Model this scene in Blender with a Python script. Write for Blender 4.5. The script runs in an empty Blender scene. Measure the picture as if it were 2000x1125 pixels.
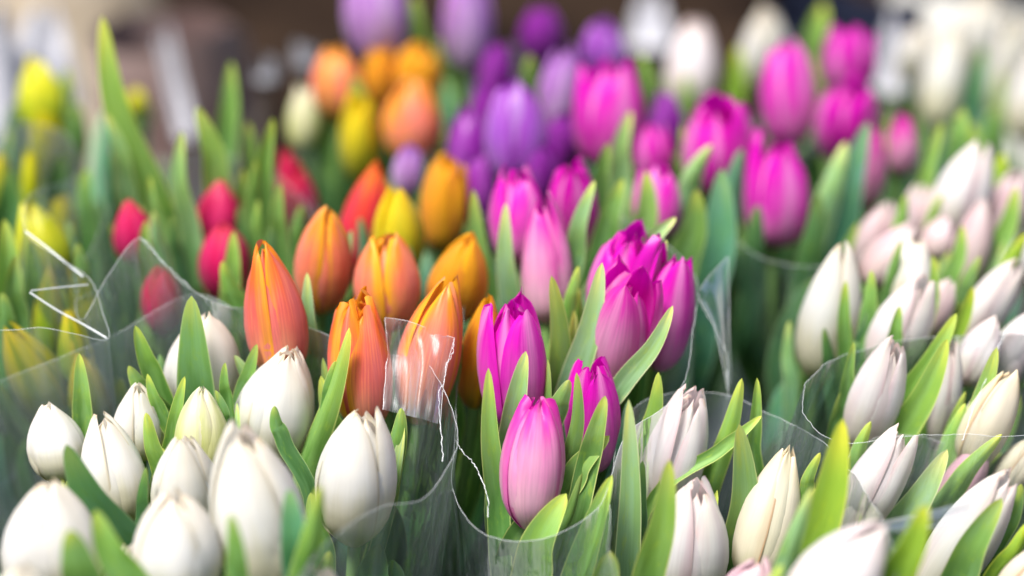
import bpy, math, random
import numpy as np
from mathutils import Vector, noise

# ------------------------------------------------------------------ camera
sc = bpy.context.scene
COL = sc.collection
PITCH = math.radians(23.0)
FPX = 3889.0                      # 70 mm lens on a 36 mm frame, 2000 px wide
FWD = Vector((0, math.cos(PITCH), -math.sin(PITCH)))
UP = Vector((0, math.sin(PITCH), math.cos(PITCH)))
RIGHT = Vector((1, 0, 0))
CAM = Vector((0, 0, 0.40)) - FWD * 1.0
cam_data = bpy.data.cameras.new('camera')
cam = bpy.data.objects.new('camera', cam_data)
COL.objects.link(cam)
cam.location = CAM
cam.rotation_euler = (math.pi / 2 - PITCH, 0, 0)
cam_data.lens = 70.0
cam_data.sensor_width = 36.0
cam_data.clip_start = 0.05
cam_data.clip_end = 200.0
cam_data.dof.use_dof = True
cam_data.dof.focus_distance = 0.985
cam_data.dof.aperture_fstop = 2.1
cam_data.dof.aperture_blades = 0
sc.camera = cam

# ------------------------------------------------------------------ light
SUN_EL, SUN_AZ = math.radians(66), math.radians(225)   # azimuth clockwise from +Y
world = bpy.data.worlds.new('World')
sc.world = world
world.use_nodes = True
wn = world.node_tree
wn.nodes.clear()
w_out = wn.nodes.new('ShaderNodeOutputWorld')
w_bg = wn.nodes.new('ShaderNodeBackground')
w_sky = wn.nodes.new('ShaderNodeTexSky')
w_sky.sky_type = 'NISHITA'
w_sky.sun_disc = False
w_sky.sun_elevation = SUN_EL
w_sky.sun_rotation = SUN_AZ
w_sky.air_density = 1.0
w_sky.dust_density = 4.0
w_sky.ozone_density = 0.6
w_bg.inputs['Strength'].default_value = 0.07
wn.links.new(w_sky.outputs[0], w_bg.inputs['Color'])
wn.links.new(w_bg.outputs[0], w_out.inputs['Surface'])
sun_data = bpy.data.lights.new('sun', 'SUN')
sun_data.energy = 3.0
sun_data.angle = math.radians(18)
sun_data.color = (1.0, 0.97, 0.935)
sun = bpy.data.objects.new('sun', sun_data)
COL.objects.link(sun)
sdir = Vector((math.sin(SUN_AZ) * math.cos(SUN_EL), math.cos(SUN_AZ) * math.cos(SUN_EL), math.sin(SUN_EL)))
sun.rotation_euler = (-sdir).to_track_quat('-Z', 'Y').to_euler()
sun.location = (0, 0, 3)

sc.view_settings.view_transform = 'Standard'
sc.view_settings.look = 'None'
sc.view_settings.exposure = 1.25
sc.view_settings.gamma = 1.0
sc.view_settings.use_curve_mapping = False
sc.render.engine = 'CYCLES'
sc.cycles.use_denoising = True
sc.cycles.max_bounces = 7
sc.cycles.diffuse_bounces = 2
sc.cycles.transmission_bounces = 8
sc.cycles.transparent_max_bounces = 14
sc.cycles.caustics_reflective = False
sc.cycles.caustics_refractive = False
sc.cycles.sample_clamp_indirect = 4.0


def P(px, py, q):
    """point seen at photograph pixel (px, py), 1/q metres along the view axis"""
    d = 1.0 / q
    return CAM + FWD * d + RIGHT * ((px - 1000) / FPX * d) + UP * (-(py - 562.5) / FPX * d)


def P_below(px, py, tip_py, q):
    """the same for a lower point of something upright whose tip stands at depth 1/q"""
    d = 1.0 / q
    d2 = d + (py - tip_py) * d / FPX * math.tan(PITCH)
    return P(px, py, 1.0 / d2)


# ------------------------------------------------------------------ materials
class G:
    def __init__(self, name):
        self.m = bpy.data.materials.new(name)
        self.m.use_nodes = True
        self.nt = self.m.node_tree
        self.nt.nodes.clear()
        self.out = self.nt.nodes.new('ShaderNodeOutputMaterial')

    def n(self, t, **kw):
        nd = self.nt.nodes.new('ShaderNode' + t)
        for k, v in kw.items():
            setattr(nd, k, v)
        return nd

    def l(self, a, b):
        self.nt.links.new(a, b)

    def val(self, sock, x):
        if hasattr(x, 'is_output'):
            self.l(x, sock)
        else:
            sock.default_value = x

    def math(self, op, a, b=0.0, c=0.0, clamp=False):
        nd = self.n('Math', operation=op, use_clamp=clamp)
        self.val(nd.inputs[0], a)
        self.val(nd.inputs[1], b)
        self.val(nd.inputs[2], c)
        return nd.outputs[0]

    def smooth(self, x, lo, hi, a=0.0, b=1.0):
        nd = self.n('MapRange', interpolation_type='SMOOTHSTEP')
        self.val(nd.inputs['Value'], x)
        nd.inputs['From Min'].default_value = lo
        nd.inputs['From Max'].default_value = hi
        nd.inputs['To Min'].default_value = a
        nd.inputs['To Max'].default_value = b
        return nd.outputs['Result']

    def mix(self, fac, a, b, blend='MIX'):
        nd = self.n('Mix', data_type='RGBA', blend_type=blend)
        self.val(nd.inputs['Factor'], fac)
        for s, x in ((nd.inputs['A'], a), (nd.inputs['B'], b)):
            if isinstance(x, (tuple, list)):
                s.default_value = (x[0], x[1], x[2], 1)
            else:
                self.l(x, s)
        return nd.outputs['Result']

    def noise(self, vec, scale, detail=3.0, rough=0.5):
        nd = self.n('TexNoise')
        if vec is not None:
            self.l(vec, nd.inputs['Vector'])
        nd.inputs['Scale'].default_value = scale
        nd.inputs['Detail'].default_value = detail
        nd.inputs['Roughness'].default_value = rough
        return nd.outputs['Fac']

    def comb(self, x, y, z):
        nd = self.n('CombineXYZ')
        self.val(nd.inputs[0], x)
        self.val(nd.inputs[1], y)
        self.val(nd.inputs[2], z)
        return nd.outputs[0]

    def ramp(self, fac, stops):
        nd = self.n('ValToRGB')
        cr = nd.color_ramp
        cr.interpolation = 'EASE'
        while len(cr.elements) < len(stops):
            cr.elements.new(0.5)
        for e, (p, c) in zip(cr.elements, stops):
            e.position = p
            e.color = (c[0], c[1], c[2], 1)
        self.l(fac, nd.inputs[0])
        return nd.outputs[0]

    def bsdf(self, color, rough, spec=0.4):
        nd = self.n('BsdfPrincipled')
        self.val(nd.inputs['Base Color'], color if hasattr(color, 'is_output') else (*color, 1))
        self.val(nd.inputs['Roughness'], rough)
        nd.inputs['Specular IOR Level'].default_value = spec
        return nd


def srgb(r, g, b):
    f = lambda c: ((c / 255 + 0.055) / 1.055) ** 2.4 if c > 10 else c / 255 / 12.92
    return (f(r), f(g), f(b))


def petal_material(name, stops, edge=None, edge_amt=0.0, stripe=None, stripe_amt=0.0,
                   vein=0.18, transl=0.42, vein_col=None, vein_mix=0.0, inner=None, rim=None, edge_lo=0.55):
    g = G(name)
    uv = g.n('UVMap')
    sep = g.n('SeparateXYZ')
    g.l(uv.outputs[0], sep.inputs[0])
    u, t = sep.outputs[0], sep.outputs[1]
    oi = g.n('ObjectInfo')
    rnd = g.math('MULTIPLY', oi.outputs['Random'], 60.0)
    e = g.math('ABSOLUTE', g.math('MULTIPLY_ADD', u, 2.0, -1.0))
    vec = g.comb(g.math('MULTIPLY_ADD', u, 34.0, rnd), g.math('MULTIPLY', t, 2.2), rnd)
    st = g.noise(vec, 1.0, 4.0, 0.6)
    vec2 = g.comb(g.math('MULTIPLY_ADD', u, 7.0, rnd), g.math('MULTIPLY', t, 1.6), rnd)
    st2 = g.noise(vec2, 1.0, 3.0, 0.55)
    tt = g.math('MULTIPLY_ADD', g.math('ADD', st2, -0.5), 0.30, t)
    col = g.ramp(tt, stops)
    if stripe:
        s = g.smooth(g.math('MULTIPLY_ADD', g.math('ADD', st2, -0.5), 0.5, e), 0.02, 0.42, 1.0, 0.0)
        col = g.mix(g.math('MULTIPLY', s, stripe_amt), col, stripe)
    if edge:
        s = g.smooth(g.math('MULTIPLY_ADD', g.math('ADD', st2, -0.5), 0.7, e), edge_lo, edge_lo + 0.45)
        col = g.mix(g.math('MULTIPLY', s, edge_amt), col, edge)
    if rim:
        s = g.smooth(g.math('MULTIPLY_ADD', g.math('ADD', st2, -0.5), 0.10, e), 0.90, 1.0)
        col = g.mix(g.math('MULTIPLY', s, 0.6), col, rim)
    if vein_col:
        s = g.smooth(st, 0.5, 0.72)
        col = g.mix(g.math('MULTIPLY', s, vein_mix), col, vein_col)
    if inner:
        geo = g.n('NewGeometry')
        col = g.mix(geo.outputs['Backfacing'], col, inner)
    v = g.smooth(st, 0.3, 0.7, 1.0 - vein, 1.0 + vein * 0.35)
    v3 = g.comb(v, v, v)
    col = g.mix(1.0, col, v3, 'MULTIPLY')
    col = g.mix(1.0, col, oi.outputs['Color'], 'MULTIPLY')
    bmp = g.n('Bump')
    bmp.inputs['Strength'].default_value = 0.12
    bmp.inputs['Distance'].default_value = 0.0008
    g.l(st, bmp.inputs['Height'])
    p = g.bsdf(col, 0.38, 0.42)
    p.inputs['Sheen Weight'].default_value = 0.06
    g.l(bmp.outputs[0], p.inputs['Normal'])
    tr = g.n('BsdfTranslucent')
    g.l(col, tr.inputs['Color'])
    mx = g.n('MixShader')
    mx.inputs[0].default_value = transl
    g.l(p.outputs[0], mx.inputs[1])
    g.l(tr.outputs[0], mx.inputs[2])
    g.l(mx.outputs[0], g.out.inputs['Surface'])
    return g.m


PET = {
    'white': petal_material('petal_cream_white', [(0.0, (0.56, 0.60, 0.24)), (0.28, (0.82, 0.79, 0.60)), (0.6, (0.88, 0.87, 0.83)), (0.97, (0.87, 0.82, 0.72)), (1.0, (0.80, 0.66, 0.46))],
                            edge=(0.88, 0.82, 0.68), edge_amt=0.5, vein=0.03, rim=(0.62, 0.52, 0.32)),
    'green_white': petal_material('petal_greenish_white', [(0.0, (0.50, 0.56, 0.14)), (0.4, (0.70, 0.72, 0.33)), (0.75, (0.80, 0.79, 0.52)), (1.0, (0.84, 0.80, 0.62))],
                                  edge=(0.84, 0.78, 0.62), edge_amt=0.7, stripe=(0.55, 0.64, 0.16), stripe_amt=0.5, vein=0.08),
    'blush': petal_material('petal_blush_white', [(0.0, (0.66, 0.62, 0.40)), (0.25, (0.88, 0.84, 0.74)), (0.6, (0.90, 0.88, 0.87)), (0.97, (0.88, 0.82, 0.76)), (1.0, (0.78, 0.62, 0.52))],
                            edge=(0.78, 0.50, 0.56), edge_amt=0.5, stripe=(0.84, 0.62, 0.70), stripe_amt=0.28, vein=0.045, rim=(0.76, 0.58, 0.56)),
    'pale_pink': petal_material('petal_pale_pink', [(0.0, (0.70, 0.55, 0.48)), (0.3, (0.82, 0.50, 0.58)), (0.7, (0.84, 0.52, 0.63)), (1.0, (0.84, 0.60, 0.62))],
                                edge=(0.85, 0.70, 0.70), edge_amt=0.6, vein=0.10),
    'dusty_pink': petal_material('petal_dusty_pink', [(0.0, (0.48, 0.42, 0.30)), (0.3, (0.74, 0.60, 0.56)), (0.7, (0.80, 0.62, 0.63)), (1.0, (0.78, 0.66, 0.62))],
                                 edge=(0.68, 0.38, 0.44), edge_amt=0.5, stripe=(0.84, 0.74, 0.74), stripe_amt=0.4, vein=0.10),
    'cream_seam': petal_material('petal_cream_brown_edge', [(0.0, (0.60, 0.58, 0.32)), (0.3, (0.82, 0.77, 0.60)), (0.7, (0.87, 0.82, 0.67)), (1.0, (0.84, 0.74, 0.52))],
                                 edge=(0.76, 0.55, 0.32), edge_amt=0.5, vein=0.04, rim=(0.55, 0.25, 0.10)),
    'orange': petal_material('petal_coral_orange', [(0.0, (0.60, 0.36, 0.10)), (0.2, (0.86, 0.32, 0.20)), (0.55, (0.90, 0.17, 0.14)), (0.85, (0.90, 0.17, 0.02)), (1.0, (0.90, 0.30, 0.008))],
                             edge=(0.93, 0.44, 0.015), edge_amt=0.85, stripe=(0.88, 0.22, 0.22), stripe_amt=0.6, edge_lo=0.5, vein=0.16, vein_col=(0.92, 0.42, 0.12), vein_mix=0.35),
    'peach': petal_material('petal_peach_orange', [(0.0, (0.58, 0.38, 0.08)), (0.25, (0.88, 0.34, 0.16)), (0.6, (0.92, 0.24, 0.13)), (0.9, (0.92, 0.30, 0.02)), (1.0, (0.92, 0.42, 0.015))],
                            edge=(0.95, 0.52, 0.01), edge_amt=0.9, stripe=(0.90, 0.30, 0.26), stripe_amt=0.5, edge_lo=0.5, vein=0.15, vein_col=(0.95, 0.55, 0.2), vein_mix=0.3),
    'amber': petal_material('petal_amber', [(0.0, (0.46, 0.33, 0.03)), (0.3, (0.80, 0.40, 0.03)), (0.7, (0.90, 0.42, 0.02)), (1.0, (0.93, 0.46, 0.01))],
                            edge=(0.95, 0.55, 0.01), edge_amt=0.7, stripe=(0.86, 0.27, 0.05), stripe_amt=0.45, vein=0.15),
    'yellow': petal_material('petal_yellow', [(0.0, (0.30, 0.42, 0.03)), (0.3, (0.62, 0.62, 0.03)), (0.7, (0.86, 0.72, 0.02)), (1.0, (0.92, 0.68, 0.01))],
                             edge=(0.94, 0.68, 0.01), edge_amt=0.6, stripe=(0.68, 0.66, 0.04), stripe_amt=0.4, vein=0.13),
    'lemon': petal_material('petal_lemon', [(0.0, (0.22, 0.36, 0.02)), (0.3, (0.50, 0.60, 0.02)), (0.7, (0.78, 0.76, 0.02)), (1.0, (0.86, 0.76, 0.015))],
                            edge=(0.82, 0.72, 0.01), edge_amt=0.5, stripe=(0.48, 0.60, 0.02), stripe_amt=0.5, vein=0.13),
    'yellow_green': petal_material('petal_yellow_green', [(0.0, (0.12, 0.25, 0.015)), (0.4, (0.28, 0.38, 0.015)), (0.8, (0.52, 0.50, 0.015)), (1.0, (0.72, 0.56, 0.01))],
                                   edge=(0.66, 0.52, 0.01), edge_amt=0.7, stripe=(0.14, 0.28, 0.015), stripe_amt=0.6, vein=0.15),
    'two_tone': petal_material('petal_red_orange', [(0.0, (0.55, 0.06, 0.08)), (0.4, (0.84, 0.04, 0.09)), (0.75, (0.88, 0.07, 0.05)), (1.0, (0.92, 0.22, 0.01))],
                               edge=(0.93, 0.28, 0.01), edge_amt=0.75, stripe=(0.80, 0.03, 0.13), stripe_amt=0.5, vein=0.12),
    'red': petal_material('petal_crimson', [(0.0, (0.38, 0.02, 0.08)), (0.35, (0.60, 0.006, 0.12)), (0.75, (0.70, 0.008, 0.12)), (1.0, (0.74, 0.04, 0.09))],
                          edge=(0.70, 0.01, 0.05), edge_amt=0.5, stripe=(0.82, 0.06, 0.22), stripe_amt=0.4, vein=0.16),
    'magenta': petal_material('petal_magenta', [(0.0, (0.78, 0.42, 0.58)), (0.16, (0.80, 0.22, 0.56)), (0.5, (0.80, 0.07, 0.55)), (0.85, (0.76, 0.006, 0.52)), (1.0, (0.70, 0.003, 0.45))],
                              edge=(0.76, 0.002, 0.52), edge_amt=0.85, stripe=(0.88, 0.36, 0.70), stripe_amt=0.65, vein=0.15,
                              inner=(0.80, 0.001, 0.54)),
    'pink': petal_material('petal_soft_pink', [(0.0, (0.84, 0.70, 0.62)), (0.2, (0.88, 0.56, 0.66)), (0.55, (0.86, 0.36, 0.62)), (0.9, (0.74, 0.03, 0.45)), (1.0, (0.68, 0.01, 0.39))],
                           edge=(0.76, 0.06, 0.45), edge_amt=0.75, stripe=(0.90, 0.52, 0.70), stripe_amt=0.4, vein=0.15,
                           inner=(0.80, 0.002, 0.54)),
    'violet': petal_material('petal_violet', [(0.0, (0.50, 0.34, 0.50)), (0.2, (0.48, 0.17, 0.62)), (0.6, (0.40, 0.10, 0.58)), (1.0, (0.36, 0.04, 0.50))],
                             edge=(0.32, 0.012, 0.42), edge_amt=0.75, stripe=(0.58, 0.36, 0.72), stripe_amt=0.65, vein=0.12),
    'lilac': petal_material('petal_lilac', [(0.0, (0.55, 0.50, 0.48)), (0.3, (0.62, 0.42, 0.68)), (0.7, (0.58, 0.30, 0.68)), (1.0, (0.48, 0.16, 0.60))],
                            edge=(0.40, 0.05, 0.52), edge_amt=0.6, stripe=(0.70, 0.55, 0.74), stripe_amt=0.5, vein=0.12),
    'purple': petal_material('petal_deep_purple', [(0.0, (0.28, 0.10, 0.30)), (0.3, (0.26, 0.02, 0.33)), (1.0, (0.32, 0.015, 0.38))],
                             edge=(0.22, 0.008, 0.28), edge_amt=0.6, stripe=(0.40, 0.10, 0.48), stripe_amt=0.5, vein=0.14),
}


def leaf_material():
    g = G('tulip_leaf')
    uv = g.n('UVMap')
    sep = g.n('SeparateXYZ')
    g.l(uv.outputs[0], sep.inputs[0])
    u, t = sep.outputs[0], sep.outputs[1]
    oi = g.n('ObjectInfo')
    rnd = g.math('MULTIPLY', oi.outputs['Random'], 80.0)
    e = g.math('ABSOLUTE', g.math('MULTIPLY_ADD', u, 2.0, -1.0))
    fine = g.noise(g.comb(g.math('MULTIPLY_ADD', u, 60.0, rnd), g.math('MULTIPLY', t, 3.0), rnd), 1.0, 3.0, 0.6)
    blot = g.noise(g.comb(g.math('MULTIPLY_ADD', u, 4.0, rnd), g.math('MULTIPLY', t, 16.0), rnd), 1.0, 4.0, 0.65)
    broad = g.noise(g.comb(g.math('MULTIPLY_ADD', u, 3.0, rnd), g.math('MULTIPLY', t, 4.0), rnd), 1.0, 2.0, 0.5)
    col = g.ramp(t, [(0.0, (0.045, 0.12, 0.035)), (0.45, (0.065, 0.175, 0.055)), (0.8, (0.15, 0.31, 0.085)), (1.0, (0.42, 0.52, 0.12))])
    col = g.mix(g.smooth(broad, 0.40, 0.65, 0.0, 0.55), col, (0.16, 0.33, 0.16))
    col = g.mix(g.smooth(blot, 0.52, 0.72, 0.0, 0.45), col, (0.20, 0.35, 0.045))
    col = g.mix(g.smooth(fine, 0.5, 0.75, 0.0, 0.35), col, (0.05, 0.13, 0.03))
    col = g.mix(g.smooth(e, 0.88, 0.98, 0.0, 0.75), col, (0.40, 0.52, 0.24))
    col = g.mix(1.0, col, oi.outputs['Color'], 'MULTIPLY')
    bmp = g.n('Bump')
    bmp.inputs['Strength'].default_value = 0.35
    bmp.inputs['Distance'].default_value = 0.0008
    g.l(fine, bmp.inputs['Height'])
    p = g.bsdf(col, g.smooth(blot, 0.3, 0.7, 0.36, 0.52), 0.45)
    g.l(bmp.outputs[0], p.inputs['Normal'])
    tr = g.n('BsdfTranslucent')
    g.l(g.mix(1.0, col, (1.25, 1.35, 0.5), 'MULTIPLY'), tr.inputs['Color'])
    mx = g.n('MixShader')
    mx.inputs[0].default_value = 0.24
    g.l(p.outputs[0], mx.inputs[1])
    g.l(tr.outputs[0], mx.inputs[2])
    g.l(mx.outputs[0], g.out.inputs['Surface'])
    return g.m


def stem_material():
    g = G('tulip_stem')
    tc = g.n('TexCoord')
    nz = g.noise(tc.outputs['Object'], 60.0, 3.0)
    col = g.mix(nz, (0.10, 0.22, 0.05), (0.22, 0.36, 0.12))
    p = g.bsdf(col, 0.4, 0.4)
    g.l(p.outputs[0], g.out.inputs['Surface'])
    return g.m


def film_material(name, haze, tint=(0.93, 0.97, 1.0), boost=1.3, bump=0.45, rough=0.12):
    """thin clear florist film: see-through, mirror-like at grazing angles, slightly hazy, with sky glare painted as bluish streaks"""
    g = G(name)
    uv = g.n('UVMap')
    sep = g.n('SeparateXYZ')
    g.l(uv.outputs[0], sep.inputs[0])
    cr = g.noise(g.comb(g.math('MULTIPLY', sep.outputs[0], 26.0), g.math('MULTIPLY', sep.outputs[1], 3.0), 0.0), 1.0, 4.0, 0.55)
    cr2 = g.noise(g.comb(g.math('MULTIPLY', sep.outputs[0], 90.0), g.math('MULTIPLY', sep.outputs[1], 30.0), 3.0), 1.0, 3.0, 0.6)
    bmp = g.n('Bump')
    bmp.inputs['Strength'].default_value = bump
    bmp.inputs['Distance'].default_value = 0.006
    cr3 = g.noise(g.comb(g.math('MULTIPLY', sep.outputs[0], 14.0), g.math('MULTIPLY', sep.outputs[1], 6.0), 9.0), 1.0, 2.0, 0.5)
    crease = g.smooth(g.math('ABSOLUTE', g.math('ADD', cr3, -0.5)), 0.0, 0.05)
    g.l(g.math('MULTIPLY_ADD', crease, 0.10, g.math('MULTIPLY_ADD', cr2, 0.06, cr)), bmp.inputs['Height'])
    fr = g.n('Fresnel')
    fr.inputs['IOR'].default_value = 1.48
    g.l(bmp.outputs[0], fr.inputs['Normal'])
    tr = g.n('BsdfTransparent')
    tr.inputs['Color'].default_value = (0.965, 0.975, 0.98, 1)
    gl = g.n('BsdfGlossy')
    gl.inputs['Roughness'].default_value = rough
    gl.inputs['Color'].default_value = (*tint, 1)
    g.l(bmp.outputs[0], gl.inputs['Normal'])
    df = g.n('BsdfTranslucent')
    df.inputs['Color'].default_value = (0.72, 0.82, 0.90, 1)
    df2 = g.n('BsdfDiffuse')
    df2.inputs['Color'].default_value = (0.72, 0.82, 0.90, 1)
    dm = g.n('MixShader')
    dm.inputs[0].default_value = 0.5
    g.l(df.outputs[0], dm.inputs[1])
    g.l(df2.outputs[0], dm.inputs[2])
    m1 = g.n('MixShader')
    g.val(m1.inputs[0], g.smooth(cr, 0.35, 0.8, haze * 0.3, haze * 2.2))
    g.l(tr.outputs[0], m1.inputs[1])
    g.l(dm.outputs[0], m1.inputs[2])
    m2 = g.n('MixShader')
    g.val(m2.inputs[0], g.math('MINIMUM', g.math('MULTIPLY', fr.outputs[0], boost), 0.5))
    g.l(m1.outputs[0], m2.inputs[1])
    g.l(gl.outputs[0], m2.inputs[2])
    g.l(m2.outputs[0], g.out.inputs['Surface'])
    return g.m


def edge_material(name, alpha):
    g = G(name)
    tr = g.n('BsdfTransparent')
    p = g.bsdf((0.85, 0.88, 0.9), 0.15, 0.6)
    mx = g.n('MixShader')
    mx.inputs[0].default_value = alpha
    g.l(tr.outputs[0], mx.inputs[1])
    g.l(p.outputs[0], mx.inputs[2])
    g.l(mx.outputs[0], g.out.inputs['Surface'])
    return g.m


def plain_material(name, a, b, scale, rough=0.7, stretch=None, spec=0.35):
    g = G(name)
    tc = g.n('TexCoord')
    vec = tc.outputs['Object']
    if stretch:
        mp = g.n('Mapping')
        mp.inputs['Scale'].default_value = stretch
        g.l(vec, mp.inputs['Vector'])
        vec = mp.outputs[0]
    nz = g.noise(vec, scale, 5.0, 0.6)
    col = g.mix(g.smooth(nz, 0.35, 0.65), a, b)
    p = g.bsdf(col, rough, spec)
    bmp = g.n('Bump')
    bmp.inputs['Strength'].default_value = 0.4
    bmp.inputs['Distance'].default_value = 0.004
    g.l(nz, bmp.inputs['Height'])
    g.l(bmp.outputs[0], p.inputs['Normal'])
    g.l(p.outputs[0], g.out.inputs['Surface'])
    return g.m


LEAF = leaf_material()
STEM = stem_material()
FILM = film_material('clear_film', 0.10, boost=1.05, bump=0.7)
FLAT_FILM = film_material('flat_clear_film', 0.07, boost=0.40, bump=0.06, rough=0.3)
FILM_FAR = film_material('hazy_film', 0.08, bump=0.3)
EDGE = edge_material('film_edge', 0.42)
TORN = edge_material('film_torn_edge', 0.34)


# ------------------------------------------------------------------ mesh helpers
def grid_object(name, V, mat, parent=None, origin=Vector((0, 0, 0)), closed=False, color=None):
    """V: (rows, cols, 3) world points -> one smooth sheet with UVs (u across, v along)"""
    nr, nc = V.shape[:2]
    verts = (V.reshape(-1, 3) - np.array(origin)).tolist()
    faces, uvs = [], []
    last = nc if closed else nc - 1
    den = nc if closed else nc - 1
    for i in range(nr - 1):
        for j in range(last):
            k = (j + 1) % nc
            faces.append((i * nc + j, i * nc + k, (i + 1) * nc + k, (i + 1) * nc + j))
            a, b = j / den, (j + 1) / den
            c, d = i / (nr - 1), (i + 1) / (nr - 1)
            uvs += [a, c, b, c, b, d, a, d]
    me = bpy.data.meshes.new(name)
    me.from_pydata(verts, [], faces)
    uvl = me.uv_layers.new(name='UVMap')
    uvl.data.foreach_set('uv', uvs)
    me.polygons.foreach_set('use_smooth', [True] * len(faces))
    me.materials.append(mat)
    o = bpy.data.objects.new(name, me)
    COL.objects.link(o)
    if parent is not None:
        o.parent = parent
    else:
        o.location = origin
    if color:
        o.color = (*color, 1)
    return o


def tube_object(name, pts, radii, mat, parent=None, origin=Vector((0, 0, 0)), sides=6, closed=False):
    pts = [Vector(p) for p in pts]
    n = len(pts)
    rows = []
    ref = Vector((0.31, 0.2, 0.93)).normalized()
    for i, p in enumerate(pts):
        a = pts[(i - 1) % n] if (closed or i > 0) else p
        b = pts[(i + 1) % n] if (closed or i < n - 1) else p
        tan = (b - a)
        tan = tan.normalized() if tan.length > 1e-9 else Vector((0, 0, 1))
        s = tan.cross(ref)
        s = s.normalized() if s.length > 1e-4 else Vector((1, 0, 0))
        w = tan.cross(s)
        r = radii[i] if hasattr(radii, '__len__') else radii
        rows.append([tuple(p + (s * math.cos(2 * math.pi * k / sides) + w * math.sin(2 * math.pi * k / sides)) * r) for k in range(sides)])
    if closed:
        rows.append(rows[0])
    return grid_object(name, np.array(rows), mat, parent, origin, closed=True)


def catmull(pts, per, closed=False):
    pts = [Vector(p) for p in pts]
    n = len(pts)
    out = []
    segs = n if closed else n - 1
    for i in range(segs):
        if closed:
            p0, p1, p2, p3 = pts[(i - 1) % n], pts[i], pts[(i + 1) % n], pts[(i + 2) % n]
        else:
            p0, p1, p2, p3 = pts[max(i - 1, 0)], pts[i], pts[i + 1], pts[min(i + 2, n - 1)]
        for k in range(per):
            t = k / per
            out.append(0.5 * ((2 * p1) + (p2 - p0) * t + (2 * p0 - 5 * p1 + 4 * p2 - p3) * t * t + (3 * p1 - p0 - 3 * p2 + p3) * t ** 3))
    if not closed:
        out.append(pts[-1].copy())
    return out


def bez(p0, p1, p2, p3, n):
    out = []
    for i in range(n):
        t = i / (n - 1)
        s = 1 - t
        out.append(p0 * s ** 3 + p1 * 3 * s * s * t + p2 * 3 * s * t * t + p3 * t ** 3)
    return out


def empty(name, loc, label, cat, group=None):
    o = bpy.data.objects.new(name, None)
    o.empty_display_size = 0.02
    COL.objects.link(o)
    o.location = loc
    o['label'] = label
    o['category'] = cat
    if group:
        o['group'] = group
    return o


# ------------------------------------------------------------------ tulips
TB = np.array([0, .06, .16, .3, .45, .6, .75, .87, .95, 1.0])
BUD_R = np.array([.24, .58, .84, .98, 1.0, .905, .71, .46, .27, .09])
OPEN_R = np.array([.22, .54, .78, .93, 1.0, 1.0, .94, .85, .77, .70])
BUD_A = np.array([58, 60, 62, 63, 63, 62, 60, 55, 44, 16])
OPEN_A = np.array([58, 60, 60, 58, 55, 50, 43, 33, 21, 4])


def smooth_interp(x, xp, fp):
    xs = np.linspace(0, 1, 201)
    y = np.interp(xs, xp, fp)
    k = np.hanning(17)
    k /= k.sum()
    yp = np.concatenate([2 * y[0] - y[8:0:-1], y, 2 * y[-1] - y[-2:-10:-1]])
    return np.interp(x, xs, np.convolve(yp, k, 'valid'))


NT, NV = 20, 13


def petal_points(L, R, az, layer, op, rng, ruffle, lenf, wide=1.0, warp=1.0):
    t0 = np.linspace(0, 1, NT)[:, None]
    t = t0
    v = np.linspace(-1, 1, NV)[None, :]
    if layer:
        op = op * 0.55                                                # inner petals stay folded over the middle
    prof = (1 - op) * smooth_interp(t ** warp, TB, BUD_R) + op * smooth_interp(t, TB, OPEN_R)
    half = np.radians((1 - op) * smooth_interp(t, TB, BUD_A) + op * smooth_interp(t, TB, OPEN_A)) * wide
    half = half * (1 - 0.10 * min(layer, 1))
    spiral = 0.05 * (1 if layer == 0 else -1)
    r = R * prof * (1 - (0.07 + 0.12 * op) * min(layer, 1)) * (0.62 if layer == 2 else 1.0) * (1 + spiral * v)
    flare = rng.uniform(-0.05, 0.07) + (0.10 + rng.uniform(-0.12, 0.22)) * op * (1 if layer == 0 else 0)
    r = r * (1 + flare * t ** 3)
    cup = (0.155 if layer == 0 else 0.11) + rng.uniform(-0.02, 0.03)
    r = r * (1 - cup * v ** 2 * np.minimum(1, t * 3) * (1 - 0.35 * op))       # each petal bulges like a boat
    r = r - R * 0.045 * np.exp(-(v / 0.15) ** 2) * t * (1 - t) * 4 * (0.6 if layer == 0 else 1.0)
    if layer == 0:
        r = r + R * rng.uniform(0.0, 0.13) * t ** 9                   # petal tips part unevenly
    ph = rng.uniform(0, 6.28)
    ph2 = rng.uniform(0, 6.28)
    k = rng.uniform(2.0, 3.6)
    r = r + R * ruffle * t ** 5 * (np.sin(v * k + ph) + 0.5 * np.sin(v * 2.3 * k + ph2 + 5 * t))
    r = r + R * 0.022 * np.sin(v * 2.0 + t * 4.0 + ph2) + R * 0.012 * np.sin(v * 5.0 + t * 7.0 + ph) * t
    ang = az + half * v + rng.uniform(-0.10, 0.10) * t + ruffle * 0.5 * t ** 6 * np.sin(ph2)
    z = L * lenf * t - L * 0.035 * (v ** 2) * t ** 4 + L * ruffle * 0.25 * t ** 6 * np.sin(v * k * 1.3 + ph2)
    return r * np.cos(ang), r * np.sin(ang), z + np.zeros_like(r)


def frame(axis, face):
    """x, y, z axes with z along the bloom and y pointing away from the viewer"""
    zz = axis.normalized()
    yy = (face - zz * face.dot(zz)).normalized()
    xx = yy.cross(zz).normalized()
    return xx, yy, zz


class Tulip:
    pass


def jitter_color(rng, amt):
    b = 1 + rng.uniform(-amt, amt * 0.4)
    return tuple(min(1.0, b * (1 + rng.uniform(-amt, amt) * 0.4)) for _ in range(3))


BUNCH = {}
EXTRA_LEAVES = {}


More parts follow.
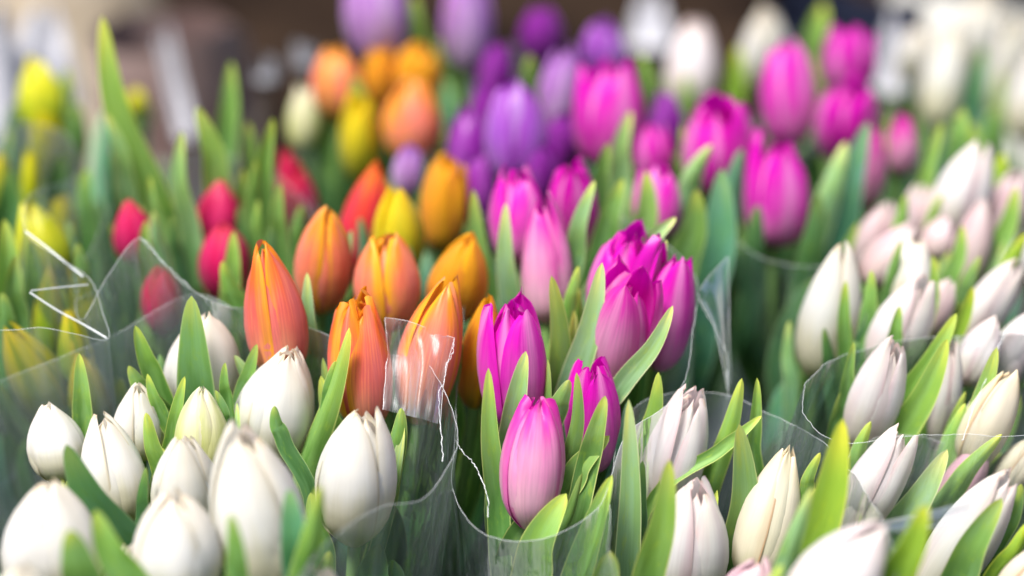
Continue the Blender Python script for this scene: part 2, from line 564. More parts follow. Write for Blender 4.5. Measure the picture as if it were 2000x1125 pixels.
def plan_tulips(rows):
    for row in rows:
        b, label, tip, base, w, q, kind = row[:7]
        opt = row[7] if len(row) > 7 else {}
        T = Tulip()
        T.b, T.label, T.kind, T.opt = b, label, kind, opt
        T.tip = P(tip[0], tip[1], q)
        k = 0.10                                                     # the foot of a bloom sinks among the leaves
        T.base = P_below(base[0] + k * (base[0] - tip[0]), base[1] + k * (base[1] - tip[1]), tip[1], q)
        rg = random.Random(f'{b}{tip}')
        T.base = T.base + (T.base - CAM).normalized() * ((T.tip - T.base).length * rg.uniform(-0.28, 0.30))
        T.q = q
        T.R = 0.5 * w / FPX / q * (1.08 if q > 0.82 else 1.14)
        T.axis = (T.tip - T.base)
        T.L = T.axis.length
        T.axis.normalize()
        BUNCH.setdefault(b, []).append(T)
    for b, ts in BUNCH.items():
        c = sum((t.base for t in ts), Vector()) / len(ts)
        a = sum((t.axis for t in ts), Vector()) / len(ts)
        drop = a / max(a.z, 0.5) * (c.z - 0.02) * 0.62
        f = Vector((c.x - drop.x, c.y - drop.y, 0.0))
        for t in ts:
            t.foot = Vector((f.x + 0.36 * (t.base.x - c.x), f.y + 0.36 * (t.base.y - c.y), 0.012))
            t.stem = bez(t.base + t.axis * 0.004, t.base - t.axis * 0.10, t.foot + Vector((0, 0, 0.14)), t.foot, 14)
        BUNCH[b] = ts
        FOOT[b] = f


FOOT = {}


def build_tulip(T, rng):
    root = empty('tulip', T.foot, T.label, 'tulip', GROUPS[T.b])
    T.root = root
    T.name_at = root.location.copy()
    o = T.opt
    op = o.get('open', 0.0 if T.q > 0.82 else rng.uniform(0.2, 0.6))
    ruf = o.get('ruf', 0.035 if T.q > 0.82 else 0.09)
    roll = math.radians(o.get('roll', rng.uniform(0, 120)))
    xx, yy, zz = frame(T.axis, FWD)
    M = np.array([list(xx), list(yy), list(zz)])
    bend = o.get('bend', rng.uniform(-0.16, 0.16))
    bend2 = rng.uniform(-0.08, 0.08)
    warp = rng.uniform(0.9, 1.22)
    for layer in ((0, 1, 2) if op > 0.4 else (0, 1)):
        for k in range(3):
            az = roll - math.pi / 2 + k * 2 * math.pi / 3 + layer * math.pi / 3 * (1 if layer < 2 else 0.8) + rng.uniform(-0.08, 0.08)
            lf = (1.0, 0.97 + 0.05 * op, 0.93)[layer] + rng.uniform(-0.085, 0.025) * (1 + 0.6 * op)
            opi = min(1.0, max(0.0, op + rng.uniform(-0.18, 0.28) * min(1.0, 1.6 * op)))
            X, Y, Z = petal_points(T.L, T.R, az, layer, opi, rng, ruf, lf, o.get('wide', 1.0), warp)
            s = Z / T.L
            X = X + bend * T.R * (s * s - 0.3)
            Y = Y + bend2 * T.R * s * s
            W = np.stack([X, Y, Z], -1) @ M + np.array(T.base)
            grid_object('petal', W, PET[T.kind], root, T.foot, color=jitter_color(rng, 0.05))
    if op > 0.3:
        pts = [T.base + T.axis * (T.L * s) for s in (0.0, 0.2, 0.42, 0.47)]
        tube_object('pistil', pts, [0.003, 0.0028, 0.003, 0.0015], STEM, root, T.foot, 7)
    tube_object('stem', T.stem, [0.0036] + [0.0032] * 12 + [0.0034], STEM, root, T.foot, 8)


def leaf_sheet(path, width, side_yaw, fold, rng, nt=24, nv=7, tipw=1.0):
    """path: world points from the low end to the tip; width: greatest half width"""
    n = len(path)
    rows = []
    wave = rng.uniform(0, 6.28)
    tw = rng.uniform(-0.35, 0.35)
    for i, p in enumerate(path):
        t = i / (n - 1)
        a, b = path[max(i - 1, 0)], path[min(i + 1, n - 1)]
        tan = (b - a).normalized()
        side = tan.cross(FWD).normalized()
        nor = side.cross(tan).normalized()      # towards the viewer or away
        yaw = side_yaw + tw * (t - 0.6)
        s2 = side * math.cos(yaw) + nor * math.sin(yaw)
        n2 = nor * math.cos(yaw) - side * math.sin(yaw)
        # a tulip leaf: broad below the middle, long taper, blunt tip
        wprof = (min(1.0, 0.45 + 1.6 * t)) * (1 - max(0.0, (t - 0.45) / 0.55) ** 1.9) ** 0.68 if t < 1 else 0.0
        hw = width * max(wprof, 0.02)
        row = []
        for j in range(nv):
            v = -1 + 2 * j / (nv - 1)
            f = fold * (abs(v) ** 1.35) * hw + 0.08 * hw * math.sin(v * 2.2 + t * 5 + wave) * abs(v)
            row.append(tuple(p + s2 * (v * hw) + n2 * f))
        rows.append(row)
    return np.array(rows)


def build_leaf(T, path, width, yaw, fold, tint, rng):
    V = leaf_sheet(path, width, yaw, fold, rng)
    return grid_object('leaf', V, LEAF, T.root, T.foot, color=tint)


def leaf_tint(rng, code):
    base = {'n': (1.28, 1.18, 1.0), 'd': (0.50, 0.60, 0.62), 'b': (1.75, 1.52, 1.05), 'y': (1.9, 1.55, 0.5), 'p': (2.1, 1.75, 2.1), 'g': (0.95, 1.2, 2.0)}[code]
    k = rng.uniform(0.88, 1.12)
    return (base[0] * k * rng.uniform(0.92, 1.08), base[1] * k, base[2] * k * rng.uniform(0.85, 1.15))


def placed_leaf(b, tip, low, w, q, code='n', fold=None, yaw=None, bow=None):
    rng = random.Random(int(tip[0] * 7 + tip[1] * 13 + low[0] * 3))
    tp = P(tip[0], tip[1], q)
    lo = P_below(low[0], low[1], tip[1], q)
    ts = BUNCH[b]
    d = (tp - lo).normalized()
    best = min(ts, key=lambda t: (t.stem[5] - lo).length)
    z0 = max(0.06, lo.z - 0.14)
    sp = min(best.stem, key=lambda s: abs(s.z - z0))
    length = (tp - lo).length
    bow = rng.uniform(-0.07, 0.07) if bow is None else bow
    mid = (tp + lo) / 2 + RIGHT * (bow * length) - FWD * (0.03 * length)
    path = catmull([sp, lo - d * min(0.05, 0.5 * (lo - sp).length), lo, mid, tp], 7)
    yaw = rng.uniform(-0.5, 0.5) if yaw is None else yaw
    fold = rng.choice((-1, 1)) * rng.uniform(0.25, 0.6) if fold is None else fold
    hw = 0.5 * w / FPX / q / max(0.55, math.cos(yaw)) * 1.08
    build_leaf(best, path, hw, yaw, fold, leaf_tint(rng, code), rng)


def low_leaves(T, rng, n):
    """leaves of the same plant that stay below its bloom and fill the bunch"""
    for _ in range(n):
        i = rng.choice((6, 7, 8, 9))
        sp = T.stem[i]
        a = rng.uniform(0, 2 * math.pi)
        out = Vector((math.cos(a), math.sin(a), 0)) * rng.uniform(0.008, 0.028)
        top = T.base - T.axis * rng.uniform(-0.004, 0.05) + out
        mid = (sp + top) / 2 + out * 0.5
        path = catmull([sp, mid, mid * 0.4 + top * 0.6 + out * 0.15, top], 7)
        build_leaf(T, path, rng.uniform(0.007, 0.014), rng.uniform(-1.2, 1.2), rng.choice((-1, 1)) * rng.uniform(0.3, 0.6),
                   leaf_tint(rng, rng.choice('ndddg')), rng)  # mostly the dark tint: shade of the gaps put into the leaf colour


def hugging_leaves(T, rng, n):
    """slender upper leaves that stand close beside the bloom"""
    for _ in range(n):
        sp = T.stem[rng.choice((5, 6, 7))]
        a = rng.choice((rng.uniform(-0.5, 0.6), math.pi + rng.uniform(-0.6, 0.5), math.pi / 2 + rng.uniform(-0.9, 0.9)))
        out = Vector((math.cos(a), math.sin(a), 0))
        top = T.base + T.axis * (T.L * rng.uniform(0.15, 0.75)) + out * (T.R * rng.uniform(1.08, 1.5))
        low = T.base - T.axis * 0.012 + out * (T.R * 0.75)
        mid = (top + low) / 2 + out * 0.0015
        path = catmull([sp, low * 0.55 + sp * 0.45 + out * 0.002, low, mid, top], 6)
        build_leaf(T, path, rng.uniform(0.0038, 0.0062), rng.uniform(-0.9, 0.9), rng.choice((-1, 1)) * rng.uniform(0.35, 0.75),
                   leaf_tint(rng, rng.choice('nnbbgp')), rng)


# ------------------------------------------------------------------ setting
def slab(name, x0, x1, y0, y1, z, mat, nx=24, ny=24, amp=0.0):
    V = np.zeros((ny, nx, 3))
    for i in range(ny):
        for j in range(nx):
            x = x0 + (x1 - x0) * j / (nx - 1)
            y = y0 + (y1 - y0) * i / (ny - 1)
            V[i, j] = (x, y, z + amp * noise.noise(Vector((x * 2.1, y * 2.1, 0))))
    o = grid_object(name, V, mat)
    o['kind'] = 'structure'
    return o


slab('ground', -40, 40, -8, 90, -0.012, plain_material('dark_brown_ground', (0.008, 0.0045, 0.003), (0.030, 0.018, 0.011), 3.0, 1.0, spec=0.05), 60, 60)
slab('display_shelf', -1.6, 1.6, -0.7, 0.95, -0.002, plain_material('wet_dark_shelf', (0.010, 0.016, 0.012), (0.03, 0.038, 0.03), 9.0, 0.5))

GROUPS = {
    'A': 'cream white tulips in the front left bunch', 'B': 'yellow tulips in the left edge bunch',
    'C': 'red tulips in the left bunch', 'D': 'orange tulips in the middle bunch',
    'E': 'orange tulips in the back bunch', 'F': 'purple tulips in the back bunch',
    'G': 'magenta tulips in the middle bunch', 'H': 'magenta tulips behind the middle bunch',
    'I': 'magenta tulips in the back right bunch', 'J': 'far white tulips behind the magenta ones',
    'K': 'white and pink tulips in the right bunch', 'L': 'white tulips in the front right bunch',
    'M': 'blush tulips in the bottom right bunch', 'N': 'blurred white tulips in the top right corner',
}

# bunch, label, bloom tip px, bloom base px, bloom width px, 1/distance, petal kind, options
TULIPS = [
    # front left, cream white
    ('A', 'cream white tulip bud rising behind the tall upright leaf, topmost of the front left bunch', (402, 600), (397, 805), 152, 0.975, 'white', {'roll': 35, 'bend': 0.05}),
    ('A', 'pointed cream white tulip bud directly below the coral orange tulip', (556, 678), (532, 880), 152, 1.0, 'white', {'roll': 20, 'bend': 0.16, 'open': 0.1}),
    ('A', 'large sharp white tulip bud beside the film rim, rightmost of the front left bunch', (702, 786), (694, 1035), 158, 1.045, 'white', {'roll': 100, 'bend': 0.15, 'open': 0.16}),
    ('A', 'small cream tulip bud left of the greenish bud', (266, 748), (272, 880), 97, 1.0, 'white', {'roll': 60, 'bend': 0.05}),
    ('A', 'small greenish cream tulip bud below the tall upright leaf', (393, 752), (395, 915), 102, 1.01, 'green_white', {'roll': 70}),
    ('A', 'cream tulip bud half covered by rolled film at the left edge', (96, 783), (120, 925), 110, 1.0, 'white', {'roll': 10, 'bend': -0.1}),
    ('A', 'cream tulip bud with a split tip, leaning left above the dark leaf', (200, 803), (232, 1000), 128, 1.03, 'white', {'roll': 62, 'bend': -0.05}),
    ('A', 'blunt cream tulip bud with a plain front petal, beneath the greenish bud', (360, 852), (364, 1025), 133, 1.06, 'white', {'roll': 0, 'open': 0.12}),
    ('A', 'large bright white blurred tulip bud near the bottom, leftward of the sharp white one', (478, 830), (520, 1140), 186, 1.12, 'white', {'roll': 345, 'open': 0.08, 'bend': -0.1}),
    ('A', 'blurred white tulip bud at the bottom edge, left of the largest bright one', (338, 956), (352, 1180), 166, 1.14, 'white', {'roll': 350, 'open': 0.05}),
    ('A', 'blurred cream tulip bud with a tan tip in the lower left corner', (92, 932), (108, 1160), 190, 1.12, 'white', {'roll': 55}),
    ('A', 'cream tulip bud of which only the top shows in the bottom left corner', (35, 1098), (45, 1290), 180, 1.22, 'white', {}),
    ('A', 'cream tulip bud almost hidden between the two blurred front buds', (250, 1062), (258, 1210), 105, 1.10, 'white', {}),
    ('A', 'white tulip tip just showing at the bottom edge below green leaves', (634, 1112), (634, 1260), 100, 1.14, 'white', {}),
    # left edge, yellow
    ('B', 'blurred bright yellow tulip, topmost at the left edge', (72, 105), (84, 250), 84, 0.72, 'lemon', {'open': 0.1}),
    ('B', 'blurred yellow tulip below the topmost yellow one', (88, 215), (102, 345), 68, 0.74, 'lemon', {}),
    ('B', 'narrow yellow green bud at the left edge', (58, 288), (60, 410), 32, 0.79, 'lemon', {}),
    ('B', 'golden yellow tulip leaning left behind the folded film', (58, 392), (100, 535), 100, 0.85, 'lemon', {'bend': -0.1}),
    ('B', 'large yellow green tulip bud leaning left above the cream buds', (22, 632), (112, 830), 108, 0.94, 'yellow_green', {'bend': -0.25, 'roll': 0}),
    ('B', 'yellow green tulip bud behind film and an upright leaf', (162, 685), (188, 840), 84, 0.94, 'yellow_green', {'roll': 20}),
    ('B', 'pointed yellow green bud inside the folded film', (96, 515), (96, 700), 62, 0.91, 'yellow_green', {'roll': 0}),
    ('B', 'tiny blurred yellow flower behind the tallest leaf', (268, 172), (266, 225), 36, 0.67, 'lemon', {}),
    ('B', 'greenish yellow bud low at the left edge under the folded film', (130, 600), (150, 740), 60, 0.93, 'yellow_green', {}),
    ('B', 'small blurred yellow bud between the two upper yellow tulips', (110, 165), (112, 260), 44, 0.71, 'lemon', {}),
    ('B', 'blurred yellow green bud cut by the left edge', (-8, 300), (5, 420), 60, 0.78, 'yellow_green', {}),
    ('B', 'yellow green bud in shade behind the golden yellow tulip', (120, 380), (130, 510), 56, 0.82, 'yellow_green', {}),
    # red
    ('C', 'crimson tulip bud standing alone, leftmost of the red ones', (256, 385), (268, 500), 84, 0.86, 'red', {'roll': 30}),
    ('C', 'blurred crimson tulip behind another red bud, middle of the red bunch', (432, 345), (430, 465), 90, 0.835, 'red', {'roll': 10}),
    ('C', 'crimson tulip bud with a leaf across its front', (438, 428), (440, 575), 102, 0.87, 'red', {'roll': 15}),
    ('C', 'dark red blurred tulip left of the red orange one', (578, 330), (588, 462), 76, 0.78, 'red', {}),
    ('C', 'thin dark red petal tip rising behind the dark red tulip', (556, 292), (572, 420), 36, 0.77, 'red', {}),
    ('C', 'red tulip seen blurred through folded clear film', (318, 515), (318, 640), 82, 0.90, 'red', {}),
    # orange
    ('D', 'coral orange tulip bud with pinched tip, leftmost of the orange ones', (517, 472), (548, 712), 118, 0.99, 'orange', {'roll': 52, 'ruf': 0.09, 'bend': -0.10}),
    ('D', 'peach orange tulip bud with yellow stripe behind the coral bud', (638, 402), (626, 590), 112, 0.93, 'peach', {'roll': 62, 'bend': 0.08}),
    ('D', 'red and orange two tone tulip at the back of the orange bunch', (737, 318), (700, 525), 102, 0.85, 'two_tone', {'roll': 75, 'bend': 0.08}),
    ('D', 'yellow tulip bud in the middle of the orange bunch', (778, 366), (780, 530), 100, 0.87, 'yellow', {'roll': 10}),
    ('D', 'plain amber tulip bud, tallest at the back of the orange bunch', (872, 306), (862, 475), 88, 0.82, 'amber', {'roll': 80, 'bend': 0.12}),
    ('D', 'orange tulip with ruffled yellow tip in the centre of the orange bunch', (758, 455), (752, 630), 128, 0.935, 'peach', {'roll': 60, 'ruf': 0.10, 'open': 0.15}),
    ('D', 'amber tulip bud leaning right beside the magenta bunch', (912, 457), (884, 612), 116, 0.925, 'amber', {'roll': 60, 'bend': 0.18}),
    ('D', 'sharp peach orange tulip with curled yellow rim behind the film flap', (868, 543), (822, 800), 122, 0.995, 'peach', {'roll': 8, 'ruf': 0.05, 'bend': 0.22}),
    ('D', 'half open orange tulip with crumpled yellow inner petals', (695, 578), (716, 815), 122, 1.0, 'orange', {'roll': 25, 'ruf': 0.16, 'open': 0.45}),
    ('D', 'amber tulip bud partly hidden behind the nearest magenta tulip', (948, 570), (928, 775), 82, 0.975, 'amber', {'roll': 70}),
    # orange back
    ('E', 'blurred coral orange tulip, leftmost of the back orange bunch', (662, 92), (660, 220), 98, 0.71, 'peach', {'open': 0.1}),
    ('E', 'blurred golden tulip between two orange ones at the back', (742, 88), (745, 205), 64, 0.70, 'amber', {}),
    ('E', 'blurred amber tulip at the back, beneath the violet ones', (815, 88), (815, 195), 80, 0.70, 'amber', {}),
    ('E', 'large blurred orange tulip, lowest right of the back orange bunch', (806, 155), (806, 308), 110, 0.75, 'peach', {'open': 0.1}),
    ('E', 'blurred lemon yellow tulip below the green tip in the back bunch', (705, 188), (705, 340), 76, 0.755, 'yellow', {}),
    ('E', 'faded tan green bud left of the back orange bunch', (592, 165), (600, 285), 66, 0.70, 'green_white', {}),
    ('E', 'small mauve bud between the orange and purple bunches', (797, 283), (795, 375), 56, 0.79, 'lilac', {}),
    # purple
    ('F', 'blurred violet tulip cut by the top edge above the orange ones', (730, -75), (744, 110), 118, 0.69, 'lilac', {'roll': 20}),
    ('F', 'blurred lilac tulip with a green leaf on its left at the top edge', (920, -55), (910, 130), 92, 0.68, 'lilac', {'roll': 10}),
    ('F', 'deep purple tulip far back at the top edge', (1060, 10), (1060, 125), 84, 0.66, 'purple', {}),
    ('F', 'violet tulip at the top, rightmost of the purple bunch', (1182, 40), (1178, 150), 86, 0.69, 'violet', {}),
    ('F', 'pale lilac tulip leaning right behind the violet one', (1110, 92), (1078, 260), 76, 0.73, 'lilac', {}),
    ('F', 'shaded purple tulip left of the leaning lilac one', (972, 85), (962, 205), 70, 0.69, 'purple', {}),
    ('F', 'large open violet tulip, front centre of the purple bunch', (1012, 158), (1004, 345), 112, 0.78, 'violet', {'roll': 60, 'open': 0.45}),
    ('F', 'deep purple tulip at the front left of the purple bunch', (915, 203), (916, 375), 88, 0.77, 'purple', {'open': 0.2}),
    ('F', 'dark purple tulip in shade between violet and magenta ones', (1095, 225), (1095, 330), 66, 0.75, 'purple', {}),
    ('F', 'dark purple tulip half hidden left of the leaning lilac one', (1040, 205), (1042, 340), 70, 0.735, 'purple', {'open': 0.3}),  # filler tulips: dark purple put in for shade between blooms
    ('F', 'dark purple tulip behind the tall blurred magenta one', (1135, 150), (1130, 300), 74, 0.715, 'purple', {'open': 0.3}),
    ('F', 'shaded purple tulip between the lilac and the deep purple one', (945, 160), (950, 300), 70, 0.72, 'purple', {'open': 0.3}),
    ('F', 'dark purple tulip in shade above the ruffled magenta ones', (1060, 270), (1060, 400), 76, 0.785, 'purple', {'open': 0.4}),
    ('F', 'dark purple tulip low beside the plain amber bud', (935, 300), (935, 430), 70, 0.80, 'purple', {'open': 0.4}),
    ('F', 'dark purple tulip far right, behind the shaded magenta one', (1300, 180), (1300, 300), 70, 0.73, 'purple', {'open': 0.3}),
    # magenta middle
    ('G', 'open magenta tulip with curled inner petals, nearest the orange bunch', (1002, 578), (1000, 808), 132, 1.0, 'magenta', {'roll': 38, 'open': 0.72, 'ruf': 0.09}),
    ('G', 'soft pink tulip bud with pinched top, lowest of the magenta bunch', (1052, 774), (1038, 1008), 124, 1.03, 'pink', {'roll': 5, 'open': 0.22, 'ruf': 0.12, 'bend': 0.12}),
    ('G', 'small magenta tulip with ruffled top behind the lowest pink bud', (1162, 710), (1158, 900), 108, 1.005, 'magenta', {'roll': 20, 'open': 0.5, 'ruf': 0.08}),
    ('G', 'half open magenta tulip leaning right with a broad pale front petal', (1248, 540), (1178, 752), 138, 0.985, 'pink', {'roll': 345, 'open': 0.7, 'ruf': 0.06}),
    ('G', 'open magenta tulip with curled inner petals behind the leaning one', (1230, 447), (1205, 640), 128, 0.95, 'magenta', {'roll': 50, 'open': 0.75, 'ruf': 0.09}),
    ('G', 'deep magenta tulip at the right end of the magenta bunch', (1325, 488), (1290, 700), 104, 0.96, 'magenta', {'roll': 10, 'open': 0.6}),
    ('G', 'ruffled magenta tulip at the back left of the magenta bunch', (1010, 326), (1010, 500), 110, 0.88, 'magenta', {'roll': 40, 'open': 0.6, 'ruf': 0.12}),
    ('G', 'ruffled magenta tulip at the back, beside a pale leaf tip', (1117, 318), (1122, 470), 100, 0.875, 'magenta', {'roll': 15, 'open': 0.55, 'ruf': 0.12}),
    ('G', 'long magenta tulip with one pale petal between two leaves', (1062, 382), (1066, 608), 100, 0.915, 'pink', {'roll': 330, 'open': 0.35, 'ruf': 0.05}),
    # magenta behind
    ('H', 'tall blurred magenta tulip beside the purple bunch', (1195, 108), (1190, 312), 132, 0.77, 'magenta', {'roll': 20, 'open': 0.6}),
    ('H', 'wide open blurred magenta tulip with pale outer petals', (1400, 198), (1398, 360), 126, 0.81, 'magenta', {'roll': 55, 'open': 0.85}),
    ('H', 'shaded magenta tulip below the tall blurred one', (1275, 240), (1278, 345), 72, 0.79, 'magenta', {'open': 0.5}),
    ('H', 'blurred magenta tulip behind a leaf above the leaning one', (1282, 322), (1282, 455), 92, 0.84, 'magenta', {'open': 0.6}),
    ('I', 'tall blurred magenta tulip, leftmost of the back right group', (1540, 75), (1540, 270), 98, 0.74, 'magenta', {'roll': 30, 'open': 0.45}),
    ('I', 'flared blurred magenta tulip at the top of the back right group', (1658, 48), (1655, 175), 98, 0.71, 'magenta', {'open': 0.9}),
    ('I', 'blurred magenta tulip under the flared one', (1660, 160), (1648, 300), 110, 0.75, 'magenta', {'open': 0.7}),
    ('I', 'blurred magenta tulip with long pale sides below the tall one', (1525, 262), (1512, 462), 118, 0.81, 'magenta', {'roll': 15, 'open': 0.6}),
    ('I', 'small soft pink blurred tulip, rightmost of the magenta ones', (1768, 222), (1758, 330), 58, 0.77, 'pink', {}),
    ('I', 'slim pale pink blurred tulip behind broad leaves', (1705, 245), (1695, 395), 58, 0.79, 'pink', {}),
    ('J', 'blurred cream pink tulip far back, left of the two pale ones', (1360, 35), (1350, 200), 92, 0.64, 'blush', {'open': 0.2}),
    ('J', 'blurred white tulip far back beside the tall magenta one', (1495, 15), (1488, 160), 96, 0.63, 'white', {'open': 0.1}),
    # right
    ('K', 'tall white tulip bud alone before the dark gap', (1645, 464), (1602, 715), 118, 0.915, 'white', {'roll': 65, 'bend': 0.08}),
    ('K', 'white tulip bud leaning right behind a narrow leaf', (1795, 468), (1758, 600), 86, 0.885, 'white', {'open': 0.1}),
    ('K', 'white tulip leaning right directly below the narrow leaf', (1803, 543), (1722, 715), 112, 0.935, 'blush', {'roll': 62, 'open': 0.18}),
    ('K', 'sharp white tulip with a dark seam inside the right film sleeve', (1748, 660), (1682, 860), 104, 0.985, 'blush', {'roll': 66, 'open': 0.2}),
    ('K', 'mauve white tulip leaning right, highest of the right bunch', (1918, 278), (1848, 450), 112, 0.825, 'blush', {'roll': 70, 'open': 0.15}),
    ('K', 'dusky pink blurred bud behind the white ones', (1740, 395), (1685, 520), 80, 0.835, 'dusty_pink', {}),
    ('K', 'dusky pink bud leaning right just above the white buds', (1792, 432), (1700, 545), 78, 0.865, 'dusty_pink', {}),
    ('K', 'small blurred pink bud below the mauve white tulip', (1850, 415), (1822, 500), 62, 0.835, 'dusty_pink', {}),
    ('K', 'pale blurred tulip under the mauve white one', (1925, 385), (1885, 545), 72, 0.85, 'dusty_pink', {}),
    ('K', 'long pinkish white tulip leaning right at the right edge', (1990, 505), (1880, 670), 86, 0.905, 'blush', {'roll': 60, 'open': 0.15}),
    ('K', 'cream white tulip leaning right below the torn film seam', (1985, 720), (1895, 890), 96, 0.985, 'cream_seam', {'roll': 10, 'open': 0.2}),
    ('K', 'narrow white bud wedged between two broad leaves', (1862, 662), (1832, 860), 60, 0.96, 'blush', {}),
    ('K', 'white tulip cut by the right edge above the film', (2020, 600), (1962, 745), 84, 0.93, 'blush', {}),
    ('K', 'dusty cream pink blurred tulip left of the mauve white one', (1812, 350), (1775, 480), 74, 0.81, 'dusty_pink', {}),
    ('K', 'blurred blush tulip right of the mauve white one', (1990, 330), (1945, 470), 80, 0.815, 'dusty_pink', {}),
    ('K', 'dusky pink bud low between the two white leaning tulips', (1860, 545), (1800, 650), 66, 0.90, 'dusty_pink', {}),
    ('K', 'cream tulip in shade below the long pinkish white one', (1945, 610), (1890, 740), 76, 0.94, 'blush', {}),
    # front right
    ('L', 'white tulip with pink seams and open tip, beside the small magenta one', (1362, 752), (1286, 985), 120, 1.0, 'blush', {'roll': 55, 'ruf': 0.06, 'open': 0.28}),
    ('L', 'white tulip with faint pink midrib at the bottom edge', (1372, 930), (1328, 1165), 146, 1.045, 'blush', {'roll': 62, 'open': 0.18}),
    ('L', 'cream tulip with brown seam down its front', (1545, 865), (1470, 1115), 112, 1.02, 'cream_seam', {'roll': 60, 'open': 0.12}),
    ('L', 'pink tinged white tulip top at the bottom edge', (1485, 1088), (1430, 1250), 118, 1.11, 'pale_pink', {}),
    ('L', 'large blurred white tulip with pink stripe leaning right at the bottom edge', (1735, 1032), (1560, 1220), 158, 1.19, 'blush', {'roll': 5}),
    ('M', 'blush white tulip with two split tips behind clear film', (1770, 838), (1650, 1040), 104, 1.0, 'blush', {'roll': 60, 'open': 0.32}),
    ('M', 'soft pink tulip behind film near the right edge', (1928, 864), (1850, 985), 74, 0.975, 'pale_pink', {'open': 0.2}),
    ('M', 'white tulip leaning right in the bottom right corner behind a leaf', (1972, 922), (1815, 1160), 122, 1.055, 'blush', {'roll': 58, 'open': 0.25}),
    ('M', 'peach white tulip cut by the right edge above the corner tulip', (2035, 850), (1955, 960), 76, 0.98, 'cream_seam', {}),
    ('M', 'peach cream tulip cut by the bottom right corner', (2060, 1060), (1965, 1190), 96, 1.08, 'cream_seam', {}),
    ('N', 'blurred white tulip leaning right at the top right', (1865, 40), (1828, 235), 76, 0.62, 'white', {}),
    ('N', 'blurred bright white tulip in the top right corner', (1990, 30), (1962, 230), 96, 0.62, 'white', {}),
    ('N', 'blurred white tulip between the two white ones at the top right', (1925, -10), (1900, 140), 80, 0.58, 'white', {}),
    ('N', 'blurred white tulip cut by the right edge near the top', (2040, 90), (2005, 260), 90, 0.64, 'white', {}),
    ('N', 'small blurred white bud near the glinting film at top right', (1800, 55), (1775, 150), 54, 0.60, 'white', {}),
]
plan_tulips(TULIPS)
for b in sorted(BUNCH):
    for i, T in enumerate(BUNCH[b]):
        rg = random.Random(f'{b}{i}')
        build_tulip(T, rg)
        low_leaves(T, rg, 6 if T.q > 0.8 else 4)
        hugging_leaves(T, random.Random(f'hug{b}{i}'), 2 if T.q > 0.8 else 1)

